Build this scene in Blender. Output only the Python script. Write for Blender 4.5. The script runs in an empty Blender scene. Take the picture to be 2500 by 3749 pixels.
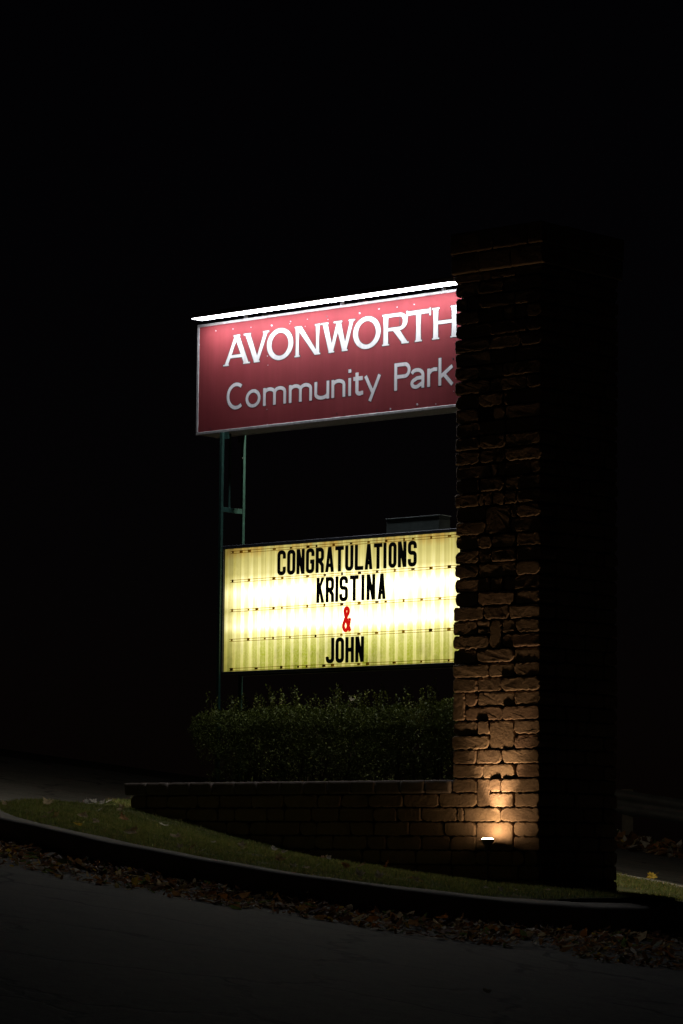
import bpy, math, random
import numpy as np
from mathutils import Vector, Matrix, noise as mnoise
from mathutils.geometry import tessellate_polygon

random.seed(7)
rng = np.random.default_rng(7)
SC = bpy.context.scene
COL = SC.collection

# ------------------------------------------------------------------ camera
FPX, PITCH, ROLL, TH = 12000.0, math.radians(6.0), math.radians(0.6), math.radians(42.0)
EYE = Vector((0.0, 0.0, 0.2453))
cd = bpy.data.cameras.new('camera')
cam = bpy.data.objects.new('camera', cd)
COL.objects.link(cam)
cd.sensor_fit = 'VERTICAL'
cd.sensor_height = 36.0
cd.lens = 36.0 * FPX / 3749.0
cd.clip_start = 0.5
cd.clip_end = 3000.0
cam.matrix_world = Matrix.Translation(EYE) @ Matrix.Rotation(math.pi / 2 + PITCH, 4, 'X') @ Matrix.Rotation(ROLL, 4, 'Z')
SC.camera = cam

# ------------------------------------------------------------------ night sky
w = bpy.data.worlds.new('World')
SC.world = w
w.use_nodes = True
wn = w.node_tree
bg = wn.nodes['Background']
sky = wn.nodes.new('ShaderNodeTexSky')
sky.sky_type = 'NISHITA'
sky.sun_disc = False
sky.sun_elevation = math.radians(25.0)
sky.sun_rotation = math.radians(200.0)
tint = wn.nodes.new('ShaderNodeMix'); tint.data_type = 'RGBA'; tint.blend_type = 'MULTIPLY'
tint.inputs[0].default_value = 1.0; tint.inputs[7].default_value = (1.4, .82, .9, 1)      # even tint over the whole sky colour
wn.links.new(sky.outputs['Color'], tint.inputs[6]); wn.links.new(tint.outputs[2], bg.inputs['Color'])
bg.inputs['Strength'].default_value = 0.00016
SC.view_settings.view_transform = 'Standard'
SC.view_settings.look = 'None'
SC.view_settings.exposure = 0.0
SC.view_settings.gamma = 1.0
SC.view_settings.use_curve_mapping = False
SC.cycles.use_denoising = True
SC.cycles.max_bounces = 6
SC.cycles.transparent_max_bounces = 12
SC.cycles.sample_clamp_indirect = 4.0

# ------------------------------------------------------------------ levels of the lit lamps
LAMP_E = 48.0          # tubes over the park sign
MARQ_E = 1.0           # letter board
FLOOD_W = 54.0         # ground floodlight, watts

# ------------------------------------------------------------------ frame of the sign group
# s runs along the sign towards the pillar, d runs away from its front face, z is up
P0 = Vector((1.5875, 26.0, 0.0))
U = Vector((math.cos(TH), -math.sin(TH), 0.0))
V = Vector((math.sin(TH), math.cos(TH), 0.0))
def F(s, d, z): return P0 + U * s + V * d + Vector((0, 0, z))
def to_sd(x, y):
    q = Vector((x, y, 0)) - P0
    return q.dot(U), q.dot(V)
def ray(px, py):
    x = (px - 1250) / FPX; z = -(py - 1874.5) / FPX
    c, s = math.cos(ROLL), math.sin(ROLL)
    x, z = c * x - s * z, s * x + c * z
    c, s = math.cos(PITCH), math.sin(PITCH)
    return Vector((x, c - s * z, s + c * z))
def on_plane(px, py, d=0.0):           # pixel -> (s, z) on a vertical plane of the sign group
    r = ray(px, py)
    k = (P0 + V * d - EYE).dot(V) / r.dot(V)
    q = EYE + r * k
    return (q - P0).dot(U), q.z

# terrain: one tilted hillside
TA, TB, TC = -1.3776, -0.12986, 0.05413
def T(x, y):
    return TA + TB * x + TC * y
def on_ground(px, py, h=0.0):
    r = ray(px, py)
    k = (TA + h - EYE.z) / (r.z - TB * r.x - TC * r.y)
    q = EYE + r * k
    return q.x, q.y

# ------------------------------------------------------------------ mesh helpers
class MB:
    def __init__(self): self.v = []; self.f = []; self.m = []
    def add(self, verts, faces, mi=0):
        b = len(self.v)
        self.v += [tuple(p) for p in verts]
        self.f += [tuple(i + b for i in fc) for fc in faces]
        self.m += [mi] * len(faces)
        return self
    def box(self, a, b, bev=0.0, mi=0):
        (x0, y0, z0), (x1, y1, z1) = a, b
        if bev <= 0:
            vs = [(x, y, z) for z in (z0, z1) for x, y in ((x0, y0), (x1, y0), (x1, y1), (x0, y1))]
            fs = [(3, 2, 1, 0), (4, 5, 6, 7)] + [(i, (i + 1) % 4, (i + 1) % 4 + 4, i + 4) for i in range(4)]
            return self.add(vs, fs, mi)
        vs = []; e = bev
        for z, k in ((z0, e), (z0 + e, 0), (z1 - e, 0), (z1, e)):
            c = e if k == 0 else e + 0.0
            X0, X1, Y0, Y1 = x0 + k, x1 - k, y0 + k, y1 - k
            if k == 0:
                vs += [(X0 + c, Y0, z), (X1 - c, Y0, z), (X1, Y0 + c, z), (X1, Y1 - c, z), (X1 - c, Y1, z), (X0 + c, Y1, z), (X0, Y1 - c, z), (X0, Y0 + c, z)]
            else:
                vs += [(X0 + c * .4, Y0, z), (X1 - c * .4, Y0, z), (X1, Y0 + c * .4, z), (X1, Y1 - c * .4, z), (X1 - c * .4, Y1, z), (X0 + c * .4, Y1, z), (X0, Y1 - c * .4, z), (X0, Y0 + c * .4, z)]
        fs = [tuple(range(7, -1, -1)), tuple(range(24, 32))]
        for r in range(3):
            for i in range(8):
                j = (i + 1) % 8
                fs.append((r * 8 + i, r * 8 + j, r * 8 + 8 + j, r * 8 + 8 + i))
        return self.add(vs, fs, mi)
    def tube(self, pts, rad, n=10, mi=0):
        pts = [Vector(p) for p in pts]
        rads = rad if isinstance(rad, (list, tuple)) else [rad] * len(pts)
        vs = []; fs = []
        for i, p in enumerate(pts):
            tan = (pts[min(i + 1, len(pts) - 1)] - pts[max(i - 1, 0)]).normalized()
            up = Vector((0, 0, 1)) if abs(tan.z) < .9 else Vector((1, 0, 0))
            a = tan.cross(up).normalized(); b = tan.cross(a)
            for k in range(n):
                an = 2 * math.pi * k / n
                vs.append(p + (a * math.cos(an) + b * math.sin(an)) * rads[i])
        for i in range(len(pts) - 1):
            for k in range(n):
                j = (k + 1) % n
                fs.append((i * n + k, i * n + j, (i + 1) * n + j, (i + 1) * n + k))
        fs.append(tuple(range(n))); fs.append(tuple(reversed(range((len(pts) - 1) * n, len(pts) * n))))
        return self.add(vs, fs, mi)
    def lathe(self, c, prof, n=28, mi=0):
        vs = []; fs = []
        for r, z in prof:
            for k in range(n):
                an = 2 * math.pi * k / n
                vs.append((c[0] + r * math.cos(an), c[1] + r * math.sin(an), c[2] + z))
        for i in range(len(prof) - 1):
            for k in range(n):
                j = (k + 1) % n
                fs.append((i * n + k, i * n + j, (i + 1) * n + j, (i + 1) * n + k))
        return self.add(vs, fs, mi)

def mk(name, mb, mats, parent=None, base=(0, 0, 0), smooth=False):
    """one mesh object; the vertices are given in the parent's frame plus base"""
    me = bpy.data.meshes.new(name)
    bx, by, bz = base
    me.from_pydata([(x - bx, y - by, z - bz) for x, y, z in mb.v], [], mb.f)
    for m in (mats if isinstance(mats, (list, tuple)) else [mats]): me.materials.append(m)
    if any(mb.m): me.polygons.foreach_set('material_index', mb.m)
    if smooth: me.polygons.foreach_set('use_smooth', [True] * len(me.polygons))
    me.update()
    o = bpy.data.objects.new(name, me)
    COL.objects.link(o)
    if parent is not None: o.parent = parent
    return o
def tag(o, label=None, cat=None, group=None, kind=None):
    if label: o['label'] = label
    if cat: o['category'] = cat
    if group: o['group'] = group
    if kind: o['kind'] = kind
    return o
class Thing:
    """an Empty at the thing's base in the sign group's frame, with parts built in that frame"""
    def __init__(self, name, label, cat, base, group=None):
        self.base = base
        o = bpy.data.objects.new(name, None)
        o.empty_display_size = 0.1
        COL.objects.link(o)
        o.location = F(*base); o.rotation_euler = (0, 0, -TH)
        tag(o, label, cat, group)
        self.o = o
    def part(self, name, mb, mat, parent=None, smooth=False):
        return mk(name, mb, mat, parent or self.o, self.base, smooth)
def place_frame(o, base):
    o.location = F(*base); o.rotation_euler = (0, 0, -TH); return o

# ------------------------------------------------------------------ materials
class NT:
    def __init__(self, name):
        self.mat = bpy.data.materials.new(name); self.mat.use_nodes = True
        self.t = self.mat.node_tree; self.n = self.t.nodes
        self.b = self.n['Principled BSDF']; self.out = self.n['Material Output']
    def new(self, typ, **kw):
        nd = self.n.new(typ)
        for k, v in kw.items():
            if k.startswith('i_'): nd.inputs[k[2:].replace('_', ' ')].default_value = v
            else: setattr(nd, k, v)
        return nd
    def link(self, a, b): self.t.links.new(a, b)
    def coord(self, kind='Object', scale=(1, 1, 1)):
        c = self.new('ShaderNodeTexCoord'); m = self.new('ShaderNodeMapping')
        m.inputs['Scale'].default_value = scale
        self.link(c.outputs[kind], m.inputs['Vector']); return m.outputs['Vector']
    def noise(self, vec, scale, detail=4, rough=.55):
        nd = self.new('ShaderNodeTexNoise'); nd.inputs['Scale'].default_value = scale
        nd.inputs['Detail'].default_value = detail; nd.inputs['Roughness'].default_value = rough
        self.link(vec, nd.inputs['Vector']); return nd.outputs['Fac']
    def ramp(self, fac, stops, interp='LINEAR'):
        r = self.new('ShaderNodeValToRGB'); e = r.color_ramp.elements; r.color_ramp.interpolation = interp
        while len(e) < len(stops): e.new(0.5)
        for i, (p, c) in enumerate(stops):
            e[i].position = p
            e[i].color = (c, c, c, 1) if isinstance(c, (int, float)) else (*c, 1)
        self.link(fac, r.inputs['Fac']); return r.outputs['Color']
    def math(self, op, a, b=None, c=None, clamp=False):
        m = self.new('ShaderNodeMath', operation=op, use_clamp=clamp)
        for i, v in enumerate((a, b, c)):
            if v is None: continue
            if isinstance(v, (int, float)): m.inputs[i].default_value = v
            else: self.link(v, m.inputs[i])
        return m.outputs[0]
    def mix(self, fac, a, b, blend='MIX'):
        m = self.new('ShaderNodeMix', data_type='RGBA', blend_type=blend)
        for k, v in ((0, fac), (6, a), (7, b)):
            if isinstance(v, (int, float)): m.inputs[k].default_value = v if k == 0 else (v, v, v, 1)
            elif isinstance(v, tuple): m.inputs[k].default_value = (*v, 1)
            else: self.link(v, m.inputs[k])
        return m.outputs[2]
    def bump(self, h, strength=.4, dist=.01):
        b = self.new('ShaderNodeBump'); b.inputs['Strength'].default_value = strength
        b.inputs['Distance'].default_value = dist
        self.link(h, b.inputs['Height']); self.link(b.outputs['Normal'], self.b.inputs['Normal'])
    def set(self, col=None, rough=None, metal=None, spec=None):
        for k, v in (('Base Color', col), ('Roughness', rough), ('Metallic', metal), ('Specular IOR Level', spec)):
            if v is None: continue
            if isinstance(v, tuple): self.b.inputs[k].default_value = (*v, 1)
            elif isinstance(v, (int, float)): self.b.inputs[k].default_value = v
            else: self.link(v, self.b.inputs[k])
        return self.mat

def m_plain(name, col, rough=.6, metal=0., spec=.5, var=.25, sc=14., bump=.0):
    t = NT(name); c = t.coord()
    n = t.noise(c, sc, 5)
    lo = tuple(x * (1 - var) for x in col); hi = tuple(min(1, x * (1 + var)) for x in col)
    if bump: t.bump(n, bump, .004)
    return t.set(t.ramp(n, [(.3, lo), (.7, hi)]), rough, metal, spec)

def m_brick():
    t = NT('tumbled_brick'); c = t.coord('Object')
    inf = t.new('ShaderNodeObjectInfo')
    base = t.ramp(inf.outputs['Random'], [(0, (.20, .135, .080)), (.3, (.27, .19, .115)), (.55, (.24, .165, .105)), (.8, (.30, .21, .13)), (1, (.23, .145, .095))])
    n1 = t.noise(c, 9, 5, .6); n2 = t.noise(c, 130, 4, .7); n3 = t.noise(c, 38, 4, .6)
    col = t.mix(t.ramp(n1, [(.35, 0.), (.7, .55)]), base, (.17, .115, .075))
    col = t.mix(t.ramp(n2, [(.58, 0.), (.72, .5)]), col, (.45, .34, .22))
    pits = t.ramp(n2, [(.28, 0.), (.42, 1.)])
    h = t.math('ADD', t.math('MULTIPLY', n3, 1.2), t.math('MULTIPLY', pits, .55))
    t.bump(h, .7, .007)
    return t.set(col, .88, 0., .25)
def m_concrete(name, col, sc=6.):
    t = NT(name); c = t.coord('Object')
    n = t.noise(c, sc, 6, .65); g = t.noise(c, sc * 30, 3, .6)
    k = t.ramp(n, [(.3, tuple(x * .6 for x in col)), (.72, col)])
    k = t.mix(t.ramp(g, [(.45, 0.), (.7, .5)]), k, tuple(x * .6 for x in col))
    t.bump(t.math('ADD', n, t.math('MULTIPLY', g, .5)), .4, .01)
    return t.set(k, .9, 0., .3)
def m_asphalt():
    t = NT('worn_asphalt'); c = t.coord('Object')
    big = t.noise(c, .55, 5, .6); fine = t.noise(c, 95, 3, .75); mid = t.noise(c, 5, 5, .6)
    col = t.ramp(big, [(.3, (.092, .087, .072)), (.7, (.140, .132, .110))])
    col = t.mix(t.ramp(fine, [(.52, 0.), (.68, .75)]), col, (.17, .165, .15))
    col = t.mix(t.ramp(fine, [(.30, .8), (.44, 0.)]), col, (.028, .027, .025))
    grit = t.noise(c, 22, 4, .8)
    col = t.mix(t.ramp(grit, [(.34, .7), (.5, 0.)]), col, (.034, .033, .029))
    col = t.mix(t.ramp(grit, [(.56, 0.), (.70, .6)]), col, (.20, .19, .16))
    col = t.mix(t.ramp(mid, [(.36, .5), (.5, 0.)]), col, (.045, .043, .038))
    # cracks: thin cell borders, only where a broad noise lets them
    dv = t.new('ShaderNodeVectorMath', operation='ADD')
    nz = t.new('ShaderNodeTexNoise'); nz.inputs['Scale'].default_value = 3.0; nz.inputs['Detail'].default_value = 5
    t.link(c, nz.inputs['Vector'])
    sc = t.new('ShaderNodeVectorMath', operation='SCALE'); sc.inputs['Scale'].default_value = .5
    t.link(nz.outputs['Color'], sc.inputs[0]); t.link(c, dv.inputs[0]); t.link(sc.outputs[0], dv.inputs[1])
    vo = t.new('ShaderNodeTexVoronoi', feature='DISTANCE_TO_EDGE'); vo.inputs['Scale'].default_value = .62
    t.link(dv.outputs[0], vo.inputs['Vector'])
    line = t.ramp(vo.outputs['Distance'], [(.007, 1.), (.024, 0.)])
    mask = t.ramp(t.noise(c, .9, 2), [(.40, 0.), (.52, 1.)])
    crack = t.math('MULTIPLY', line, mask)
    col = t.mix(crack, col, (.012, .012, .011))
    t.bump(t.math('SUBTRACT', t.math('MULTIPLY', fine, .8), crack), .8, .008)
    return t.set(col, .85, 0., .35)
def m_soil(name, a, b):
    t = NT(name); c = t.coord('Object'); n = t.noise(c, 4, 7, .7)
    t.bump(n, .6, .03)
    return t.set(t.ramp(n, [(.3, a), (.7, b)]), .95, 0., .2)
def m_leaf(name, col, rough=.55, trans=.15, spec=.4):
    t = NT(name); c = t.coord('Object'); n = t.noise(c, 30, 3)
    k = t.ramp(n, [(.3, tuple(x * .6 for x in col)), (.7, tuple(min(1, x * 1.25) for x in col))])
    t.set(k, rough, 0., spec)
    tl = t.new('ShaderNodeBsdfTranslucent'); t.link(k, tl.inputs['Color'])
    mx = t.new('ShaderNodeMixShader'); mx.inputs[0].default_value = trans
    t.link(t.b.outputs[0], mx.inputs[1]); t.link(tl.outputs[0], mx.inputs[2]); t.link(mx.outputs[0], t.out.inputs['Surface'])
    return t.mat
def m_face():
    t = NT('sign_red_paint'); c = t.coord('Object')
    n = t.noise(t.coord('Object', (1.2, 1, .5)), 3, 4)
    streak = t.noise(t.coord('Object', (16, 1, .7)), 1.6, 4)
    col = t.ramp(n, [(.3, (.185, .029, .034)), (.7, (.22, .038, .042))])
    col = t.mix(t.ramp(streak, [(.42, .28), (.62, 0.)]), col, (.15, .028, .025))
    g = t.noise(c, 240, 2)
    col = t.mix(t.ramp(g, [(.5, 0.), (.8, .25)]), col, (.24, .06, .06))
    t.bump(t.noise(c, 6, 3), .08, .02)
    return t.set(col, t.ramp(streak, [(.3, .5), (.7, .65)]), 0., .06)
def m_white(name, v):
    t = NT(name); c = t.coord('Object')
    streak = t.noise(t.coord('Object', (22, 1, 1.)), 1.6, 4)
    col = t.ramp(streak, [(.32, tuple(x * .84 for x in v)), (.6, v)])
    return t.set(col, .45, 0., .5)
def m_marquee():
    """yellowed ribbed acrylic, glow of two tube rows and rib shading painted into its emission; object space: x along, z up from the panel's foot"""
    t = NT('backlit_ribbed_acrylic'); c = t.new('ShaderNodeTexCoord')
    sp = t.new('ShaderNodeSeparateXYZ'); t.link(c.outputs['Object'], sp.inputs[0])
    x, z = sp.outputs['X'], sp.outputs['Z']
    zz = t.math('DIVIDE', z, 1.075)
    wob = t.noise(t.coord('Object', (1, 1, 1)), .9, 2)
    zz = t.math('ADD', zz, t.math('MULTIPLY', t.math('SUBTRACT', wob, .5), .07))
    I = t.ramp(zz, [(0, .27), (.08, .33), (.20, .42), (.285, .56), (.36, .92), (.425, .82), (.487, .60), (.55, .80), (.64, .98), (.74, .56), (.80, .37), (.92, .28), (1, .23)], 'EASE')
    # ends fade a little; x counts from the left edge
    xe = t.ramp(t.math('DIVIDE', x, 3.0), [(0, .42), (.025, .52), (.06, .86), (.12, 1.), (.75, 1.), (.95, .85), (1, .55)], 'EASE')
    rib = t.math('SINE', t.math('MULTIPLY', x, 2 * math.pi / .1))
    ribf = t.math('MULTIPLY_ADD', rib, .105, .93)
    rib2 = t.math('MULTIPLY_ADD', t.math('SINE', t.math('MULTIPLY', x, 2 * math.pi / .0333)), .05, 1.)
    strk = t.noise(t.coord('Object', (30, 1, .6)), 1.3, 4)
    st = t.ramp(strk, [(.3, .78), (.6, 1.)])
    E_ = t.math('MULTIPLY', t.math('MULTIPLY', I, xe), t.math('MULTIPLY', ribf, rib2))
    E_ = t.math('MULTIPLY', E_, st)
    col = t.ramp(E_, [(0., (1., .80, .15)), (.20, (1., .85, .22)), (.40, (1., .90, .42)), (.8, (1., .92, .66))])
    col = t.mix(t.math('MULTIPLY', t.ramp(rib, [(.0, 1.), (.7, 0.)]), .5), col, (1., .88, .30))
    # algae in the grooves low on the board, rust under the top edge
    low = t.ramp(t.math('DIVIDE', z, 1.075), [(0., 1.), (.14, .9), (.26, .5), (.36, 0.)])
    patch = t.ramp(t.noise(t.coord('Object', (1, 1, .4)), 1.7, 3), [(.34, .2), (.56, 1.)])
    gro = t.ramp(rib, [(.0, 1.), (.75, .35)])
    speck = t.ramp(t.noise(t.coord('Object', (1, 1, 1)), 55, 4, .75), [(.36, .45), (.6, 1.)])
    alg = t.math('MULTIPLY', t.math('MULTIPLY', low, patch), t.math('MULTIPLY', gro, speck), clamp=True)
    col = t.mix(alg, col, (.46, .52, .012))
    top = t.ramp(t.math('DIVIDE', z, 1.075), [(.91, 0.), (.95, .4), (1., .65)])
    rp = t.ramp(t.noise(t.coord('Object', (9, 1, 2)), 1.2, 3), [(.42, 0.), (.58, 1.)])
    rust = t.math('MULTIPLY', top, rp)
    col = t.mix(rust, col, (.75, .38, .04))
    grime = t.ramp(t.noise(t.coord('Object', (1.2, 1, .7)), 5, 6, .7), [(.30, .62), (.52, 1.)])
    edge = t.ramp(t.math('DIVIDE', x, 3.0), [(0., 1.), (.1, .35), (.3, 0.)])
    dirt = t.math('SUBTRACT', 1., t.math('MULTIPLY', t.math('SUBTRACT', 1., grime), t.math('MAXIMUM', edge, low)))
    Ed = t.math('MULTIPLY', E_, dirt)
    S = t.math('ADD', t.math('MULTIPLY', Ed, 2.7 * MARQ_E), t.math('MULTIPLY', t.math('MAXIMUM', t.math('SUBTRACT', Ed, .42), 0.), 1.6 * MARQ_E))
    t.set(col, .45, 0., .4)
    t.b.inputs['Base Color'].default_value = (.16, .13, .05, 1)
    for l in list(t.t.links):
        if l.to_socket == t.b.inputs['Base Color']: t.t.links.remove(l)
    t.link(col, t.b.inputs['Emission Color']); t.link(S, t.b.inputs['Emission Strength'])
    return t.mat
def m_tint(name, col):
    t = NT(name); tr = t.new('ShaderNodeBsdfTransparent'); tr.inputs['Color'].default_value = (*col, 1)
    gl = t.new('ShaderNodeBsdfGlossy'); gl.inputs['Roughness'].default_value = .3; gl.inputs['Color'].default_value = (.3, .3, .25, 1)
    mx = t.new('ShaderNodeMixShader'); mx.inputs[0].default_value = .04
    t.link(tr.outputs[0], mx.inputs[1]); t.link(gl.outputs[0], mx.inputs[2]); t.link(mx.outputs[0], t.out.inputs['Surface'])
    return t.mat
def m_emit(name, col, strength):
    t = NT(name); t.set((.8, .8, .8), .4)
    t.b.inputs['Emission Color'].default_value = (*col, 1); t.b.inputs['Emission Strength'].default_value = strength
    return t.mat

M = dict(
    brick=m_brick(), mortar=m_concrete('dark_mortar', (.055, .045, .038), 20),
    kerb=m_concrete('kerb_concrete', (.30, .27, .22), 5), coping=m_concrete('coping_stone', (.20, .155, .12), 8),
    asphalt=m_asphalt(), lawn=m_soil('lawn_soil', (.055, .058, .018), (.095, .095, .030)),
    soil=m_soil('planter_soil', (.03, .022, .015), (.06, .045, .03)), ground=m_soil('hillside', (.035, .032, .02), (.07, .06, .035)),
    red=m_face(), white=m_white('white_vinyl', (.56, .55, .52)), grey=m_white('aged_white_vinyl', (.68, .65, .64)),
    outline=m_plain('letter_outline', (.045, .018, .02), .5), alu=m_plain('aged_aluminium', (.34, .32, .31), .5, .35, .5, .3, 22),
    dark=m_plain('dark_cabinet_paint', (.035, .037, .045), .5, 0, .5, .3), green=m_plain('green_post_paint', (.015, .046, .035), .45, 0, .5, .35, 30),
    boxgrey=m_plain('weathered_grey_paint', (.055, .070, .060), .6, 0, .4, .2), lamp_house=m_plain('lamp_housing_white', (.30, .30, .30), .5),
    lens=m_emit('lamp_diffuser', (.86, .90, 1.), LAMP_E), lens_rear=m_emit('rear_lamp_diffuser', (1., .93, .80), LAMP_E * 3.8), marquee=m_marquee(), rail=m_tint('yellowed_letter_track', (.58, .46, .12)),
    clip=m_tint('brown_track_clip', (.20, .13, .02)), clip_pale=m_tint('amber_track_clip', (.50, .37, .08)), black=m_plain('black_letter_plastic', (.008, .008, .008), .45), redl=None,
    flood_house=m_plain('bronze_flood_housing', (.05, .04, .03), .5), flood_lens=m_emit('flood_bulb', (1., .66, .37), 135.),
    zinc=m_plain('galvanised_steel', (.11, .11, .10), .55, .3, .5, .25, 5), wood=m_plain('weathered_post', (.12, .10, .07), .8),
    hedge=m_leaf('boxwood_leaf', (.105, .130, .026), .55, trans=.15, spec=.2), twig=m_plain('twig', (.07, .05, .03), .8),
    chip=m_plain('paint_chip', (.42, .37, .39), .6),
)
def m_red_letter():
    t = NT('red_letter_plastic'); t.set((.55, .012, .008), .4)
    t.b.inputs['Emission Color'].default_value = (.95, .012, .008, 1); t.b.inputs['Emission Strength'].default_value = .62
    return t.mat
M['redl'] = m_red_letter()      # board light through the letter, painted as its own emission
GR = [m_leaf('grass_a', (.165, .215, .052), .6, .5, .2), m_leaf('grass_b', (.27, .29, .08), .6, .5, .2), m_leaf('grass_dry', (.38, .31, .12), .7, .5, .2)]
LV = [m_leaf('leaf_brown', (.34, .17, .06), .7, .45, .2), m_leaf('leaf_dark_brown', (.17, .085, .04), .7, .45, .2), m_leaf('leaf_rust', (.38, .14, .030), .65, .45, .2),
      m_leaf('leaf_pale', (.62, .55, .44), .7, .45, .2), m_leaf('leaf_yellow', (.55, .36, .05), .6, .45, .2), m_leaf('leaf_green', (.13, .17, .04), .6, .45, .2), m_leaf('leaf_tan', (.52, .39, .21), .7, .45, .2)]

# ------------------------------------------------------------------ ground, road, island
def lin(x, pts):
    return float(np.interp(x, [p[0] for p in pts], [p[1] for p in pts]))
def catmull(pts, n=8, closed=True):
    out = []; N = len(pts)
    for i in range(N if closed else N - 1):
        p = [Vector(pts[(i + k) % N] if closed else pts[max(0, min(N - 1, i + k))]) for k in (-1, 0, 1, 2)]
        for j in range(n):
            u_ = j / n
            out.append(.5 * ((2 * p[1]) + (-p[0] + p[2]) * u_ + (2 * p[0] - 5 * p[1] + 4 * p[2] - p[3]) * u_ ** 2 + (-p[0] + 3 * p[1] - 3 * p[2] + p[3]) * u_ ** 3))
    if not closed: out.append(Vector(pts[-1]))
    return out
KERB_H = .22
OUT = [(-2.54, 24.72), (-2.12, 24.18), (-1.62, 23.56), (-1.08, 23.12), (-.60, 22.88), (-.10, 22.82), (.45, 22.90), (.95, 23.12), (1.45, 23.52), (1.92, 24.10), (2.34, 24.85),
       (2.72, 25.70), (3.12, 26.8), (3.33, 28.0), (3.14, 29.0), (2.62, 29.72), (1.6, 30.6), (.4, 31.6), (-.9, 32.1), (-1.98, 31.2), (-2.55, 29.5), (-2.92, 27.9), (-3.02, 26.6), (-2.85, 25.5)]
OUTLINE = catmull([(x, y, 0) for x, y in OUT], 8)
def offset_loop(loop, k):
    N = len(loop); o = []
    for i, p in enumerate(loop):
        tn = (loop[(i + 1) % N] - loop[i - 1]).normalized()
        o.append(p + Vector((tn.y, -tn.x, 0)) * k)      # outward for a counter-clockwise loop
    return o
WALLB = [(-7, 1.0), (-4.565, .636), (-3.358, .412), (-2.249, .212), (-.88, .081), (0, 0.), (1.2, -.03)]
def island_z(x, y):
    s, d = to_sd(x, y)
    q = P0 + U * s
    hw = lin(max(-4.6, min(.6, s)), WALLB) - T(q.x, q.y)
    if s < -4.6: hw = .2 + (hw - .2) * max(0, 1 - (-4.6 - s))
    if s > .6: hw = KERB_H + (hw - KERB_H) * max(0, 1 - (s - .6) / 1.2)
    t = -d
    k = min(1, abs(t) / (2.6 if t > 0 else 2.0))
    k = k * k * (3 - 2 * k)
    return T(x, y) + hw * (1 - k) + KERB_H * k + .008 * mnoise.noise(Vector((x * 1.7, y * 1.7, 3)))

# the hillside, as far as the horizon
mb = MB()
gx = [-900, -300, -100, -60, -30, -12, 0, 12, 30, 60, 100, 300, 900]
gy = [-300, -100, -40, -10, 10, 30, 46, 60, 100, 300, 900, 2200]
for y in gy:
    for x in gx: mb.v.append((x, y, T(max(-40, min(40, x)), max(-30, min(46, y))) - .03 - max(0, y - 46) * .004))
for j in range(len(gy) - 1):
    for i in range(len(gx) - 1):
        a = j * len(gx) + i
        mb.f.append((a, a + 1, a + 1 + len(gx), a + len(gx))); mb.m.append(0)
tag(mk('ground', mb, M['ground']), kind='structure')
# the asphalt: the street in front and the drive behind the island are one surface
mb = MB(); nx, ny = 60, 60
for j in range(ny + 1):
    for i in range(nx + 1):
        x = -30 + 60 * i / nx; y = -12 + 54.6 * j / ny
        mb.v.append((x, y, T(x, y) + .012 * mnoise.noise(Vector((x * .5, y * .5, 0)))))
for j in range(ny):
    for i in range(nx):
        a = j * (nx + 1) + i; mb.f.append((a, a + 1, a + nx + 2, a + nx + 1)); mb.m.append(0)
tag(mk('road', mb, M['asphalt'], smooth=True), kind='structure')
# lawn of the island
inner = offset_loop(OUTLINE, -.265)
N = len(inner); cen = Vector((.1, 27.2, 0)); mb = MB(); NR = 26
for r in range(NR + 1):
    k = 1 - (r / NR) ** 1.15 * .985
    for p in inner:
        q = cen + (p - cen) * k
        mb.v.append((q.x, q.y, island_z(q.x, q.y) - (.012 if r == 0 else 0)))
for r in range(NR):
    for i in range(N):
        j = (i + 1) % N; mb.f.append((r * N + i, r * N + j, (r + 1) * N + j, (r + 1) * N + i)); mb.m.append(0)
mb.f.append(tuple(range(NR * N, NR * N + N))); mb.m.append(0)
tag(mk('lawn', mb, M['lawn'], smooth=True), kind='structure')
# kerb: a cast strip round the island with a rounded nose
prof = [(.0, -.10), (.0, .0), (.004, .10), (.012, .185), (.022, .207), (.040, .219), (.060, .222), (.250, .222), (.275, .216), (.275, .10)]
mb = MB(); loops = [offset_loop(OUTLINE, -a) for a, _ in prof]
for k, (a, h) in enumerate(prof):
    for i, p in enumerate(loops[k]):
        wv = .006 * mnoise.noise(Vector((p.x * 2.2, p.y * 2.2, k * .3)))
        sink = .07 * max(0, min(1, (-1.2 - p.x) / .5)) * max(0, min(1, (p.y - 26.2) / 1.0))
        mb.v.append((p.x + wv, p.y + wv, T(p.x, p.y) + h + wv - (sink if k > 1 else 0)))
for k in range(len(prof) - 1):
    for i in range(N):
        j = (i + 1) % N; mb.f.append((k * N + i, k * N + j, (k + 1) * N + j, (k + 1) * N + i)); mb.m.append(0)
tag(mk('kerb', mb, M['kerb'], smooth=True), kind='structure')

# grass blades (uncountable)
def in_poly(px, py, poly):
    c = np.zeros(len(px), bool); n = len(poly); j = n - 1
    for i in range(n):
        xi, yi = poly[i].x, poly[i].y; xj, yj = poly[j].x, poly[j].y
        hit = ((yi > py) != (yj > py)) & (px < (xj - xi) * (py - yi) / (yj - yi + 1e-12) + xi)
        c ^= hit; j = i
    return c
def raw_mesh(name, verts, faces, mats, midx=None):
    me = bpy.data.meshes.new(name)
    nv = len(verts); nf, k = faces.shape
    me.vertices.add(nv); me.vertices.foreach_set('co', verts.astype(np.float32).ravel())
    me.loops.add(nf * k); me.loops.foreach_set('vertex_index', faces.astype(np.int32).ravel())
    me.polygons.add(nf); me.polygons.foreach_set('loop_start', np.arange(0, nf * k, k, dtype=np.int32))
    for m in mats: me.materials.append(m)
    if midx is not None: me.polygons.foreach_set('material_index', midx.astype(np.int32))
    me.update(calc_edges=True); me.validate()
    o = bpy.data.objects.new(name, me); COL.objects.link(o); return o
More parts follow.
